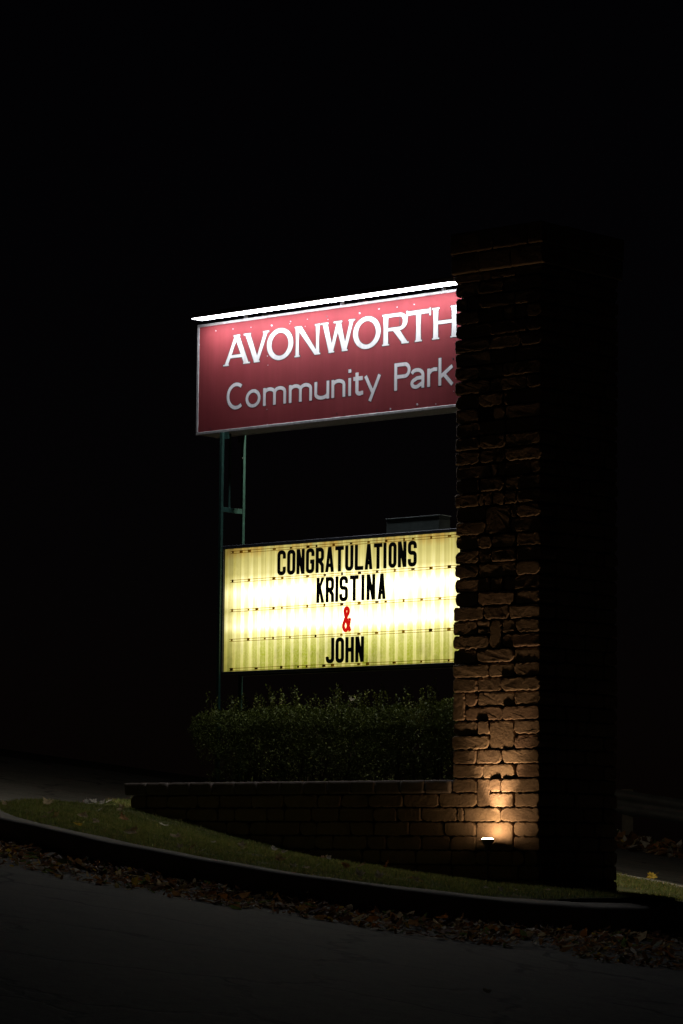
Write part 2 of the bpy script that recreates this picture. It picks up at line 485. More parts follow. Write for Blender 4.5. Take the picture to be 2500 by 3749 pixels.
def scatter_grass():
    NB = 300000
    x = rng.uniform(-3.1, 3.4, NB); y = rng.uniform(22.7, 32.2, NB)
    keep = in_poly(x, y, offset_loop(OUTLINE, -.25))
    s = (x - P0.x) * U.x + (y - P0.y) * U.y; d = (x - P0.x) * V.x + (y - P0.y) * V.y
    keep &= ~((s > -4.62) & (s < .02) & (d > -.02) & (d < 1.5))
    keep &= ~((d > 1.5) & (rng.random(NB) < .45))
    bare = np.array([mnoise.noise(Vector((a * 2.6, b * 2.6, 21))) + .5 * mnoise.noise(Vector((a * 9, b * 9, 5))) for a, b in zip(x, y)])
    keep &= bare + rng.normal(0, .12, NB) > -.42
    x, y = x[keep], y[keep]; n = len(x)
    z = np.array([island_z(a, b) for a, b in zip(x, y)]) - .004
    clump = np.array([mnoise.noise(Vector((a * 5, b * 5, 1))) for a, b in zip(x, y)])
    h = (rng.uniform(.010, .026, n) + .02 * rng.random(n) ** 4) * (1 + .6 * clump); wd = rng.uniform(.0025, .0045, n)
    an = rng.uniform(0, 2 * np.pi, n); lx = rng.normal(0, .45, n) * h; ly = rng.normal(0, .45, n) * h
    v = np.empty((n, 3, 3))
    v[:, 0] = np.stack([x - np.cos(an) * wd, y - np.sin(an) * wd, z], 1)
    v[:, 1] = np.stack([x + np.cos(an) * wd, y + np.sin(an) * wd, z], 1)
    v[:, 2] = np.stack([x + lx, y + ly, z + h], 1)
    mi = np.where(rng.random(n) < .17, 2, np.where(clump + rng.normal(0, .18, n) > .05, 1, 0))
    o = raw_mesh('grass', v.reshape(-1, 3), np.arange(n * 3).reshape(n, 3), GR, mi)
    tag(o, 'short green grass growing on the kerbed island', 'grass', kind='stuff')
scatter_grass()

# ------------------------------------------------------------------ brick pillar
def outline(a0, a1, z0, z1, rad, jit, seed):
    """rough rounded rectangle, counter-clockwise"""
    r = random.Random(seed); pts = []
    corners = [(a0, z0, 180), (a1, z0, 270), (a1, z1, 0), (a0, z1, 90)]
    prev = None
    for i, (cx, cz, st) in enumerate(corners):
        rr = min(rad * r.choice([.5, .8, 1., 1., 1.5, 2.1]), .45 * (a1 - a0), .45 * (z1 - z0))
        ox = cx + (rr if cx == a0 else -rr); oz = cz + (rr if cz == z0 else -rr)
        arc = [(ox + rr * math.cos(math.radians(st + k * 90 / 3)), oz + rr * math.sin(math.radians(st + k * 90 / 3))) for k in range(4)]
        if prev:
            L = math.dist(prev, arc[0]); n = max(1, int(L / .016))
            for k in range(1, n): pts.append((prev[0] + (arc[0][0] - prev[0]) * k / n, prev[1] + (arc[0][1] - prev[1]) * k / n))
        pts += arc; prev = arc[-1]
    L = math.dist(prev, pts[0]); n = max(1, int(L / .016))
    for k in range(1, n): pts.append((prev[0] + (pts[0][0] - prev[0]) * k / n, prev[1] + (pts[0][1] - prev[1]) * k / n))
    ph = r.uniform(0, 99)
    return [(p[0] + jit * (mnoise.noise(Vector((p[0] * 22 + ph, p[1] * 22, 1))) + .7 * r.uniform(-1, 1)),
             p[1] + jit * (mnoise.noise(Vector((p[0] * 22, p[1] * 22 + ph, 5))) + .7 * r.uniform(-1, 1))) for p in pts]
BS = [0]
def brick_mesh(a0, a1, z0, z1, fr, depth, proud, rad=.024, jit=.0058, bev=.0065):
    """a tumbled block; fr(a, out, z) turns face coordinates into the frame"""
    BS[0] += 1; r = random.Random(BS[0] * 13 + 5)
    o = outline(a0, a1, z0, z1, rad, jit, BS[0] * 7 + 1); n = len(o)
    ca = (a0 + a1) / 2; cz = (z0 + z1) / 2; ha = (a1 - a0) / 2; hz = (z1 - z0) / 2
    ta, tz = r.uniform(-.0025, .0025), r.uniform(-.002, .002)
    mb = MB()
    for inset, out in ((.004, -depth), (0., -bev * 1.6), (bev * .30, -bev * .55), (bev, -bev * .08), (bev * 2.6, .0)):
        for a, z in o:
            fa = (a - ca) / ha; fz = (z - cz) / hz
            aa = ca + (a - ca) * max(.0, 1 - inset / ha); zz = cz + (z - cz) * max(.0, 1 - inset / hz)
            no = 0 if out <= -depth else .0028 * mnoise.noise(Vector((aa * 16, zz * 16, BS[0]))) + r.uniform(-.0008, .0008)
            tilt = 0 if out <= -depth else ta * fa + tz * fz
            mb.v.append(fr(aa, proud + out + no + tilt, zz))
    for k in range(4):
        for i in range(n):
            j = (i + 1) % n; mb.f.append((k * n + i, k * n + j, (k + 1) * n + j, (k + 1) * n + i)); mb.m.append(0)
    mb.f.append(tuple(range(4 * n, 5 * n))); mb.m.append(0)
    return mb
PW, PD = .90, 1.02                       # the pillar's front and side
def lit(a, out, z): return (a, -out, z)               # front face: a = s
def side(a, out, z): return (out, a, z)               # right face: a = d, out = +s
zt = on_plane(1665, 2172)[1]; zb = on_plane(1665, 3061)[1]
CH = (zt - zb) / 17.0                    # one course
def course_z(k): return zt - (k - 1) * CH   # bottom of traced course k (1 = the course beside the board's lower third)
# traced courses, x in crop units 200..1172 over the face; a 3rd value = number of courses the stone spans downwards
TR = {
 -11: [(215, 470), (640, 765), (780, 1175)],
 -10: [(215, 480), (490, 770), (780, 1175)],
 -9: [(215, 480), (490, 770), (780, 1175)],
 -8: [(215, 480), (490, 765), (775, 1175)],
 -7: [(220, 610), (618, 690), (698, 765), (772, 1050), (1058, 1175)],
 -6: [(220, 478), (490, 766), (775, 1175)],
 -5: [(215, 475), (485, 535), (540, 628), (636, 764), (770, 905), (912, 1175)],
 -4: [(220, 555), (562, 828, 2), (835, 900), (905, 1175)],
 -3: [(220, 555), (835, 1175)],
 -2: [(215, 474), (482, 624), (630, 894), (905, 1175)],
 -1: [(220, 474), (482, 622), (628, 894), (905, 1175)],
 0: [(215, 476), (485, 896), (905, 1175)],
 1: [(208, 615), (625, 755), (768, 1175)],
 2: [(215, 466), (480, 888), (898, 1175)],
 3: [(205, 538), (545, 824), (832, 1172)],
 4: [(197, 466), (472, 606, -1), (614, 742, 2), (755, 888), (898, 1175)],
 5: [(200, 606), (755, 1172)],
 6: [(200, 467), (474, 887), (892, 1172)],
 7: [(200, 602), (610, 887), (892, 1172)],
 8: [(195, 467), (473, 740), (748, 1168)],
 9: [(195, 331, 2), (338, 472), (478, 889), (896, 1172)],
 10: [(337, 752), (758, 1167)],
 11: [(205, 473), (480, 612), (614, 884, 2), (891, 1170)],
 12: [(200, 608), (890, 1168)],
 13: [(205, 465), (473, 747), (754, 1168)],
 14: [(198, 538), (545, 892), (918, 1166)],
 15: [(192, 468), (475, 612, 2), (619, 742), (749, 1166)],
 16: [(48, 470), (612, 888), (899, 1172)],
 17: [(258, 330), (336, 742), (749, 1172)],
 18: [(118, 464), (470, 884, 2), (892, 1160)],
 19: [(180, 464), (890, 1166)],
}
def fr_s(X): return -PW + (X - 200) / 972 * PW
pillar = Thing('brick_pillar', 'tall square pillar of tumbled brown brick holding the signs, lit from below', 'pillar', (-PW / 2, PD / 2, -.25))
mb = MB().box((-PW + .035, .035, -.25), (-.035, PD, 5.0))
pillar.part('mortar_core', mb, M['mortar'])
PZ = 5.005
def add_brick(th, a0, a1, z0, z1, fr, depth, mat='brick', pr=None, **kw):
    g = .0044
    pr = random.choice([0, 0, .001, .003, .004, -.002, -.004, .008, -.006, .003, .005]) if pr is None else pr
    return th.part('brick', brick_mesh(a0 + g, a1 - g, z0 + g, z1 - g, fr, depth, pr, **kw), M[mat])
ktop = 1 - int(math.floor((PZ - zt) / CH))
for k in range(ktop - 1, 27):
    z0 = course_z(k); z1 = z0 + CH
    if z0 < -.24 or z1 > PZ + .02 and z0 > PZ - .02: continue
    z1 = min(z1, PZ)
    if k in TR: row = TR[k]
    else:
        xs = [200]
        while xs[-1] < 1172:
            xs.append(xs[-1] + random.choice([272, 272, 405, 405, 135, 335]))
        xs[-1] = 1172
        if xs[-1] - xs[-2] < 90: xs.pop(-2)
        row = [(a, b) for a, b in zip(xs, xs[1:])]
    for e in row:
        a0, a1 = fr_s(e[0]) - .003, fr_s(e[1]) + .003
        sp = e[2] if len(e) > 2 else 1
        end = e[0] < 225 or e[1] > 1150
        dep = .21 if end else .10
        if e[0] < 215: a0 = max(a0, -PW - .004) if e[0] > 190 else a0
        if e[1] > 1150: a1 = random.uniform(-.004, .006)
        if sp == -1:                    # two thin stones in one course
            add_brick(pillar, a0, a1, z0, z0 + CH * .47, lit, dep, rad=.010)
            add_brick(pillar, a0, a1, z0 + CH * .5, z1, lit, dep, rad=.014)
        else:
            add_brick(pillar, a0, a1, z0 - (sp - 1) * CH, z1, lit, dep)
    # the side face, starting behind the corner block
    d0 = .215
    while d0 < PD - .02:
        L = random.choice([.25, .25, .37, .13, .30]); d1 = d0 + L
        if PD - d1 < .10: d1 = PD
        add_brick(pillar, d0, d1, z0, z1, side, .08 if d1 < PD - .01 else .12)
        d0 = d1
# two overhanging courses of cap blocks
for row, (z0, z1, ov) in enumerate(((PZ + .004, PZ + .165, .030), (PZ + .168, PZ + .345, .036))):
    cs = [-PW - ov, -PW + .26, -.30, ov] if row == 0 else [-PW - ov, -PW + .42, -.12, ov]
    for a, b in zip(cs, cs[1:]):
        pillar.part('cap_block', brick_mesh(a + .003, b - .003, z0, z1, lit, .30, ov, rad=.012, jit=.002, bev=.008), M['brick'], smooth=True)
    ds = [.305, .62, PD + ov]
    for a, b in zip(ds, ds[1:]):
        pillar.part('cap_block', brick_mesh(a - ov + .003, b - .003, z0, z1, side, .30, ov, rad=.012, jit=.002, bev=.008), M['brick'], smooth=True)
pillar.part('cap_core', MB().box((-PW + .0, .0, PZ - .02), (-.0, PD, PZ + .335)), M['mortar'])

# ------------------------------------------------------------------ low brick retaining wall
WL, WT = -4.62, .872
wall = Thing('retaining_wall', 'low dark brick retaining wall running from the pillar along the grass', 'wall', (-2.76, .16, 0))
wall.part('mortar_core', MB().box((WL + .03, .035, -.25), (-PW - .0, .33, WT - .11)), M['mortar'])
def wall_ground(s): return lin(s, WALLB)
ends = {16: fr_s(42), 17: fr_s(250), 18: fr_s(112), 19: fr_s(174)}
k15 = course_z(15)
for k in range(16, 26):
    z0 = course_z(k); z1 = z0 + CH
    x1 = ends.get(k, -PW - .004)
    if k == 16: z1 = min(z1, WT - .112)
    while x1 > WL + .02:
        L = random.choice([.38, .38, .26, .31, .20]); x0 = x1 - L
        if x0 - WL < .12: x0 = WL
        if z1 > wall_ground(x0) - .06 or z1 > wall_ground(x1) - .06:
            add_brick(wall, x0, x1, z0, z1, lit, .14)
        x1 = x0
nC = 14; cl = (-PW - .012 - (WL - .05)) / nC
for i in range(nC):
    a = WL - .05 + i * cl
    wall.part('coping_stone', brick_mesh(a + .002, a + cl - .002, WT - .108, WT, lit, .37, .022 + random.uniform(-.003, .003), rad=.016, jit=.0022, bev=.010), M['coping'], smooth=True)
tag(place_frame(mk('planter_soil', MB().box((WL + .1, .30, -.2), (-PW + .03, 1.5, .80)), M['soil'], base=(-2.5, .9, 0)), (-2.5, .9, 0)), kind='structure')

# ------------------------------------------------------------------ hedge
def make_hedge():
    base = (-2.48, .52, .78)
    th = Thing('hedge', 'clipped boxwood hedge growing behind the low wall, under the letter board', 'hedge', base)
    s0, s1, d0, d1 = -4.03, -.93, .09, .86
    NL = 62000
    q = rng.random((NL, 3))
    s = s0 + (s1 - s0) * q[:, 0]
    dd = d0 + (d1 - d0) * np.where(rng.random(NL) < .62, q[:, 1] ** 2.6, q[:, 1])
    topz = np.array([1.49 + .085 * mnoise.noise(Vector((a * 2.1, b * 3, 0))) + .06 * mnoise.noise(Vector((a * 6.5, b * 6, 7))) for a, b in zip(s, dd)])
    edge = np.minimum(np.minimum((dd - d0) / .13, (s - s0) / .16), 1); edge = np.minimum(edge, (s1 - s) / .08 + .35)
    topz -= .20 * (1 - np.clip(edge, 0, 1)) ** 2
    z = .80 + (topz - .80) * (1 - (1 - q[:, 2]) ** 1.0 * np.where(rng.random(NL) < .5, rng.random(NL) ** 1.5, 1))
    dd += .26 * np.clip((1.40 - z) / .42, 0, 1) * (1 - (dd - d0) / (d1 - d0))      # the clipped face leans out at the top
    dd += .05 * np.array([mnoise.noise(Vector((a * 4, c * 5, 2))) for a, c in zip(s, z)]) - .02
    s += .05 * np.array([mnoise.noise(Vector((b * 5, c * 5, 9))) for b, c in zip(dd, z)])
    hole = np.array([mnoise.noise(Vector((a * 7, b * 7, c * 8))) for a, b, c in zip(s, dd, z)])
    kp = hole > -.26
    P = [np.stack([s, dd, z], 1)[kp]]
    st = MB()
    for _ in range(190):
        a = random.uniform(s0 + .04, s1 - .03); b = random.uniform(d0 + .06, d1)
        zb_ = 1.42; h = max(.06, random.gauss(.155, .05)); lx, ly = random.gauss(0, .03), random.gauss(0, .03)
        if random.random() < .12: h += .07
        st.tube([(a, b, zb_), (a + lx * .4, b + ly * .4, zb_ + h * .5), (a + lx, b + ly, zb_ + h)], [.003, .002, .001], 4)
        n = int(h / .008); k = np.linspace(.15, 1, n)
        P.append(np.stack([a + lx * k + rng.normal(0, .009, n), b + ly * k + rng.normal(0, .009, n), zb_ + h * k], 1))
    for _ in range(40):
        a = random.uniform(s0 + .15, s1 - .1); b = random.uniform(d0 + .15, d1 - .1)
        st.tube([(a, b, .79), (a + random.gauss(0, .05), b, 1.1), (a + random.gauss(0, .1), b + random.gauss(0, .06), 1.4)], [.012, .008, .004], 5)
    P = np.concatenate(P); n = len(P)
    ax = rng.normal(0, 1, (n, 3)); ax[:, 2] = np.abs(ax[:, 2]) * .9 + .1; ax /= np.linalg.norm(ax, axis=1)[:, None]
    rv = rng.normal(0, 1, (n, 3)); b = np.cross(ax, rv); b /= np.linalg.norm(b, axis=1)[:, None]
    c = np.cross(ax, b)
    L = rng.uniform(.014, .028, n)[:, None]; W = L * rng.uniform(.28, .4, n)[:, None]
    v = np.empty((n, 4, 3))
    v[:, 0] = P; v[:, 1] = P + ax * L * .5 + b * W + c * W * .25; v[:, 2] = P + ax * L; v[:, 3] = P + ax * L * .5 - b * W + c * W * .25
    v -= np.array(base)
    f = np.arange(n * 4).reshape(n, 4)
    f = np.concatenate([f[:, [0, 1, 2]], f[:, [0, 2, 3]]])
    o = raw_mesh('foliage', v.reshape(-1, 3), f, [M['hedge']])
    o.parent = th.o; o['kind'] = 'stuff'
    th.part('stems', st, M['twig'])
make_hedge()

# ------------------------------------------------------------------ lettering: shapes as distance fields, traced into meshes
def d_poly(X, Y, pts):
    d = np.full(X.shape, 1e9); ins = np.zeros(X.shape, bool); n = len(pts)
    for i in range(n):
        ax, ay = pts[i]; bx, by = pts[(i + 1) % n]
        ex, ey = bx - ax, by - ay; L = ex * ex + ey * ey + 1e-12
        h = np.clip(((X - ax) * ex + (Y - ay) * ey) / L, 0, 1)
        d = np.minimum(d, np.hypot(X - ax - ex * h, Y - ay - ey * h))
        ins ^= ((ay > Y) != (by > Y)) & (X < (bx - ax) * (Y - ay) / (by - ay + 1e-12) + ax)
    return np.where(ins, -d, d)
def d_path(X, Y, pts, r, closed=False):
    d = np.full(X.shape, 1e9); n = len(pts)
    for i in range(n if closed else n - 1):
        ax, ay = pts[i]; bx, by = pts[(i + 1) % n]
        L = math.hypot(bx - ax, by - ay) + 1e-9; ux, uy = (bx - ax) / L, (by - ay) / L
        px, py = (X - (ax + bx) / 2), (Y - (ay + by) / 2)
        qa = np.abs(px * ux + py * uy) - L / 2; qb = np.abs(-px * uy + py * ux) - r
        d = np.minimum(d, np.hypot(np.maximum(qa, 0), np.maximum(qb, 0)) + np.minimum(np.maximum(qa, qb), 0))
    for i in range(0 if closed else 1, n if closed else n - 1):
        d = np.minimum(d, np.hypot(X - pts[i][0], Y - pts[i][1]) - r)
    return d
def d_ell(X, Y, cx, cy, a, b):
    k = np.hypot((X - cx) / a, (Y - cy) / b)
    g = np.hypot((X - cx) / a ** 2, (Y - cy) / b ** 2) + 1e-9
    return k * (k - 1) / g
def arc(cx, cy, rx, ry, a0, a1, n=8):
    return [(cx + rx * math.cos(math.radians(a0 + (a1 - a0) * i / n)), cy + ry * math.sin(math.radians(a0 + (a1 - a0) * i / n))) for i in range(n + 1)]
def trace(fn, x0, x1, y0, y1, step, level=0.0):
    xs = np.arange(x0 - 2 * step, x1 + 3 * step, step); ys = np.arange(y0 - 2 * step, y1 + 3 * step, step)
    X, Y = np.meshgrid(xs, ys); D = fn(X, Y) - level
    D[np.abs(D) < 1e-7] = 1e-7
    nxt = {}; pos = {}
    def ept(a, b):
        key = (a, b) if a < b else (b, a)
        if key not in pos:
            da, db = D[key[0]], D[key[1]]; t_ = da / (da - db)
            pa = (xs[key[0][1]], ys[key[0][0]]); pb = (xs[key[1][1]], ys[key[1][0]])
            pos[key] = (pa[0] + (pb[0] - pa[0]) * t_, pa[1] + (pb[1] - pa[1]) * t_)
        return key
    S = D < 0
    act = S[:-1, :-1].astype(int) + S[1:, :-1] + S[:-1, 1:] + S[1:, 1:]
    for j, i in zip(*np.where((act > 0) & (act < 4))):
        c = [(j, i), (j, i + 1), (j + 1, i + 1), (j + 1, i)]
        en = []; ex = []
        for k in range(4):
            a, b = c[k], c[(k + 1) % 4]
            if S[a] and not S[b]: ex.append(ept(a, b))
            elif not S[a] and S[b]: en.append(ept(a, b))
        for a, b in zip(ex, en): nxt[a] = b      # inside on the left
    loops = []
    while nxt:
        k0 = next(iter(nxt)); lp = []; k = k0
        while k in nxt:
            lp.append(pos[k]); k = nxt.pop(k)
        # drop nearly collinear points
        ch = True; tol = step * .06
        while ch and len(lp) > 8:
            ch = False; o = []; i = 0; n = len(lp); skip = False
            for i in range(n):
                if skip: skip = False; o.append(lp[i]); continue
                a, b, c2 = lp[i - 1], lp[i], lp[(i + 1) % n]
                ar = abs((b[0] - a[0]) * (c2[1] - a[1]) - (b[1] - a[1]) * (c2[0] - a[0])); L = math.dist(a, c2) + 1e-12
                if ar / L < tol and L < step * 14: ch = True; skip = True; continue
                o.append(b)
            lp = o
        if len(lp) > 2: loops.append(lp)
    return loops
def plate(loops, fr, front, back):
    """flat letter with real thickness; fr(x, y, d)"""
    mb = MB()
    pts = [p for lp in loops for p in lp]
    def inside(p, lp):
        c = False
        for i in range(len(lp)):
            (xa, ya), (xb, yb) = lp[i - 1], lp[i]
            if (ya > p[1]) != (yb > p[1]) and p[0] < (xb - xa) * (p[1] - ya) / (yb - ya) + xa: c = not c
        return c
    off = []; q = 0
    for lp in loops: off.append(q); q += len(lp)
    depth = [sum(inside(lp[0], l2) for l2 in loops if l2 is not lp) for lp in loops]
    tri = []
    for i, lp in enumerate(loops):
        if depth[i] % 2: continue
        grp = [i] + [j for j, l2 in enumerate(loops) if depth[j] % 2 and inside(l2[0], lp)]
        idx = [off[j] + k for j in grp for k in range(len(loops[j]))]
        tri += [tuple(idx[k] for k in t3) for t3 in tessellate_polygon([[Vector((x, y, 0)) for x, y in loops[j]] for j in grp])]
    fs = []
    for a, b, c in tri:
        (x0, y0), (x1, y1), (x2, y2) = pts[a], pts[b], pts[c]
        fs.append((a, b, c) if (x1 - x0) * (y2 - y0) - (y1 - y0) * (x2 - x0) > 0 else (a, c, b))
    mb.add([fr(x, y, front) for x, y in pts], fs)
    b0 = 0
    n = len(pts); mb.add([fr(x, y, front) for x, y in pts] + [fr(x, y, back) for x, y in pts], [])
    o = n
    for lp in loops:
        m = len(lp)
        for i in range(m):
            j = (i + 1) % m
            mb.f.append((o + b0 + i, o + n + b0 + i, o + n + b0 + j, o + b0 + j)); mb.m.append(0)
        b0 += m
    return mb

# condensed gothic of the letter board, unit cap height
def board_glyph(ch, W):
    r = .079; x0, x1, y0, y1 = r, W - r, r, 1 - r; c = min(.115, (x1 - x0) / 2); m = W / 2
    tl = arc(x0 + c, y1 - c, c, c, 180, 90, 4); tr = arc(x1 - c, y1 - c, c, c, 90, 0, 4)
    br = arc(x1 - c, y0 + c, c, c, 0, -90, 4); bl = arc(x0 + c, y0 + c, c, c, 270, 180, 4)
    rt = arc(x1 - c, y1 - c, c, c, 0, 90, 4); lt = arc(x0 + c, y1 - c, c, c, 90, 180, 4)
    lb = arc(x0 + c, y0 + c, c, c, 180, 270, 4); rb = arc(x1 - c, y0 + c, c, c, 270, 360, 4)
    P_ = []
    if ch == 'C': P_ = [[(x1, .66)] + rt + lt + lb + rb + [(x1, .34)]]
    elif ch == 'O': return lambda X, Y: d_path(X, Y, rt + lt + lb + rb, r, True)
    elif ch == 'G': P_ = [[(x1, .68)] + rt + lt + lb + rb + [(x1, .47)], [(x1 + r, .47), (m, .47)]]
    elif ch == 'N':
        return lambda X, Y: np.minimum(np.minimum(d_path(X, Y, [(x0, 0), (x0, 1)], r), d_path(X, Y, [(x1, 0), (x1, 1)], r)), d_poly(X, Y, [(x0 - r * .6, 1), (x0 + r * 1.25, 1), (x1 + r * .6, 0), (x1 - r * 1.25, 0)]))
    elif ch == 'R': P_ = [[(x0, 0), (x0, 1)], [(x0, y1)] + tr + arc(x1 - c, .50 + c, c, c, 0, -90, 4) + [(x0, .50)], [(x1 - c * 1.2, .46), (x1 - .005, .30), (x1, 0)]]
    elif ch == 'A':
        return lambda X, Y: np.minimum(d_path(X, Y, [(W * .2, .27), (W * .8, .27)], r * .9), np.minimum(d_poly(X, Y, [(0, 0), (2 * r, 0), (m + .045, 1), (m - .085, 1)]), d_poly(X, Y, [(W - 2 * r, 0), (W, 0), (m + .085, 1), (m - .045, 1)])))
    elif ch == 'T': P_ = [[(0, y1), (W, y1)], [(m, 0), (m, y1)]]
    elif ch == 'U': P_ = [[(x0, 1)] + lb + rb + [(x1, 1)]]
    elif ch == 'L': P_ = [[(x0, 1), (x0, y0), (W, y0)]]
    elif ch == 'I': P_ = [[(m, 0), (m, 1)]]
    elif ch == 'S':
        P_ = [[(x1, .70)] + rt + lt + arc(x0 + c, .53 + c * .9, c, c * .9, 180, 270, 4) + arc(x1 - c, .53 - c * .9, c, c * .9, 90, 0, 4) + br + bl + [(x0, .30)]]
    elif ch == 'K':
        return lambda X, Y: np.minimum(d_path(X, Y, [(x0, 0), (x0, 1)], r), np.minimum(d_poly(X, Y, [(x0, .48), (W - 2.1 * r, 1), (W, 1), (x0, .26)]), d_poly(X, Y, [(x0 + .06, .52), (x0 + .15, .66), (W, 0), (W - 2.1 * r, 0)])))
    elif ch == 'H': P_ = [[(x0, 0), (x0, 1)], [(x1, 0), (x1, 1)], [(x0, .50), (x1, .50)]]
    elif ch == 'J': P_ = [[(x1, 1)] + br + bl + [(x0, .26)]]
    elif ch == '&':
        r = .066
        P_ = [arc(W * .50, .80, W * .22, .135, 270, -90, 14) + [(W * .5, .665)],
              [(W * .66, .72), (W * .36, .52), (W * .18, .36)] + arc(W * .40, .24, W * .28, .18, 150, 330, 8) + [(W * .80, .33), (W * .88, .53)],
              [(W * .30, .72), (W * .55, .40), (W * .92, .03)]]
    def fn(X, Y):
        d = np.full(X.shape, 1e9)
        for p in P_: d = np.minimum(d, d_path(X, Y, p, r))
        return d
    return fn

# flared serif capitals, unit cap height
def serif_glyph(ch, W):
    st = .185; th = .125; sf = .045; e = .055
    def bx(x0, y0, x1, y1): return [(x0, y0), (x1, y0), (x1, y1), (x0, y1)]
    def stem(xc, w_, y0=0., y1=1., top=True, bot=True):
        pl = [[(xc - w_ / 2 - .012, y0), (xc + w_ / 2 + .012, y0), (xc + w_ / 2 - .006, (y0 + y1) / 2), (xc + w_ / 2 + .012, y1), (xc - w_ / 2 - .012, y1), (xc - w_ / 2 + .006, (y0 + y1) / 2)]]
        if bot: pl.append(bx(xc - w_ / 2 - e, y0, xc + w_ / 2 + e, y0 + sf))
        if top: pl.append(bx(xc - w_ / 2 - e, y1 - sf, xc + w_ / 2 + e, y1))
        return pl
    def diag(xa, ya, xb, yb, w_): return [[(xa - w_ / 2, ya), (xa + w_ / 2, ya), (xb + w_ / 2, yb), (xb - w_ / 2, yb)]]
    PL = []; sub = None; extra = None
    if ch == 'A':
        PL = diag(.13, 0, W * .50, 1, .15) + diag(W - .16, 0, W * .49, 1, .21) + [bx(.25, .24, W - .28, .34)] + [bx(.0, 0, .26, sf), bx(W - .31, 0, W, sf), bx(W * .38, 1 - sf, W * .62, 1)]
    elif ch == 'V':
        PL = diag(.17, 1, W * .52, 0, .21) + diag(W - .13, 1, W * .52, 0, .15) + [bx(.0, 1 - sf, .32, 1), bx(W - .27, 1 - sf, W, 1), bx(W * .41, 0, W * .64, sf)]
    elif ch == 'O':
        return lambda X, Y: np.maximum(d_ell(X, Y, W / 2, .5, W / 2, .525), -d_ell(X, Y, W / 2, .5, W / 2 - .205, .385))
    elif ch == 'N':
        PL = stem(.13, .13) + stem(W - .13, .13) + [[(.065, 1), (.30, 1), (W - .07, 0), (W - .25, 0)]]
    elif ch == 'W':
        a = W * .30; b = W * .70
        PL = diag(.16, 1, a, 0, .20) + diag(W * .52, 1, a, 0, .14) + diag(W * .50, 1, b, 0, .20) + diag(W - .13, 1, b, 0, .14)
        PL += [bx(0, 1 - sf, .31, 1), bx(W * .37, 1 - sf, W * .62, 1), bx(W - .27, 1 - sf, W, 1), bx(a - .12, 0, a + .13, sf), bx(b - .12, 0, b + .13, sf)]
    elif ch == 'R':
        PL = stem(.16, st) + [[(W * .40, .47), (W * .62, .50), (W - .02, 0), (W - .25, 0)], bx(W - .31, 0, W, sf)]
        cy, ry = .725, .275; xr = W - .06
        extra = lambda X, Y: np.maximum(np.minimum(np.maximum(d_ell(X, Y, xr - .32, cy, .32, ry), -(X - (xr - .32))), d_poly(X, Y, bx(.10, cy - ry, xr - .31, cy + ry))),
                                        -np.minimum(np.maximum(d_ell(X, Y, xr - .32, cy, .135, ry - .105), -(X - (xr - .32))), d_poly(X, Y, bx(.16 + st / 2 - .004, cy - ry + .105, xr - .31, cy + ry - .105))))
    elif ch == 'T':
        PL = stem(W / 2, st, top=False) + [bx(.02, .875, W - .02, 1), bx(0, .79, .055, 1.03), bx(W - .055, .79, W, 1.03)]
    elif ch == 'H':
        PL = stem(.165, st) + stem(W - .165, st) + [bx(.2, .47, W - .2, .575)]
    def fn(X, Y):
        d = np.full(X.shape, 1e9)
        for p in PL: d = np.minimum(d, d_poly(X, Y, p))
        if extra is not None: d = np.minimum(d, extra(X, Y))
        return d
    return fn
# humanist sans, unit cap height, x-height .665
def sans_glyph(ch, W):
    r = .066; xh = .665; b = []; cl = []
    if ch == 'C':
        b = [arc(W * .56, .5, W * .56 - r, .5 - r + .012, 52, 308, 22)]
    elif ch == 'o':
        a, h = W / 2, xh / 2 + .012
        return lambda X, Y: np.maximum(d_ell(X, Y, a, xh / 2, a, h), -d_ell(X, Y, a, xh / 2, a - 2 * r, h - 2 * r + .01))
    elif ch in 'mn':
        k = 2 if ch == 'm' else 1; sw = (W - 2 * r) / k
        b = [[(r, 0), (r, xh)]]
        for i in range(k):
            xa = r + i * sw; xb = xa + sw
            b.append([(xa, xh - .19)] + arc((xa + xb) / 2, xh - .21, sw / 2, .21 - r + .012, 155, 0, 10) + [(xb, 0)])
    elif ch == 'u':
        b = [[(W - r, xh), (W - r, 0)], [(r, xh)] + arc(W / 2, .21, W / 2 - r, .21 - r + .012, 180, 335, 10) + [(W - r, .20)]]
    elif ch == 'i': b = [[(W / 2, 0), (W / 2, xh)], [(W / 2, .86), (W / 2, .985)]]
    elif ch == 't':
        b = [[(W * .36, .83), (W * .36, .16)] + arc(W * .36 + .13, .16, .13, .16 - r + .012, 180, 280, 6) + [(W, r)], [(0, xh - .055), (W * .95, xh - .055)]]
    elif ch == 'y':
        b = [[(r * .9, xh), (W * .52, .03)], [(W - r * .9, xh), (W * .34, -.27)]]
    elif ch == 'P':
        b = [[(r, 0), (r, 1)], [(r, 1 - r), (W * .55, 1 - r)] + arc(W - r - .20, .715, .20, .285 - r, 90, -90, 10) + [(r, .43 + r)]]
    elif ch == 'a':
        b = [[(W * .10, .55)] + arc(W * .46, .47, W * .54 - r, .195 - r + .07, 125, 0, 8) + [(W - r, 0)],
             [(W - r, .38), (W * .46, .37)] + arc(W * .40, .19, W * .40 - r, .19 - r + .012, 105, 300, 10) + [(W - r, .19)]]
    elif ch == 'r': b = [[(r, 0), (r, xh)], [(r, xh - .20), (W * .40, xh - .075), (W * .66, xh - .045), (W, xh - .055)]]
    elif ch == 'k':
        b = [[(r, 0), (r, 1)], [(r, .30), (W * .92, xh)], [(W * .36, .40), (W * .93, 0)]]
    def fn(X, Y):
        d = np.full(X.shape, 1e9)
        for p in b: d = np.minimum(d, d_path(X, Y, p, r))
        return d
    return fn

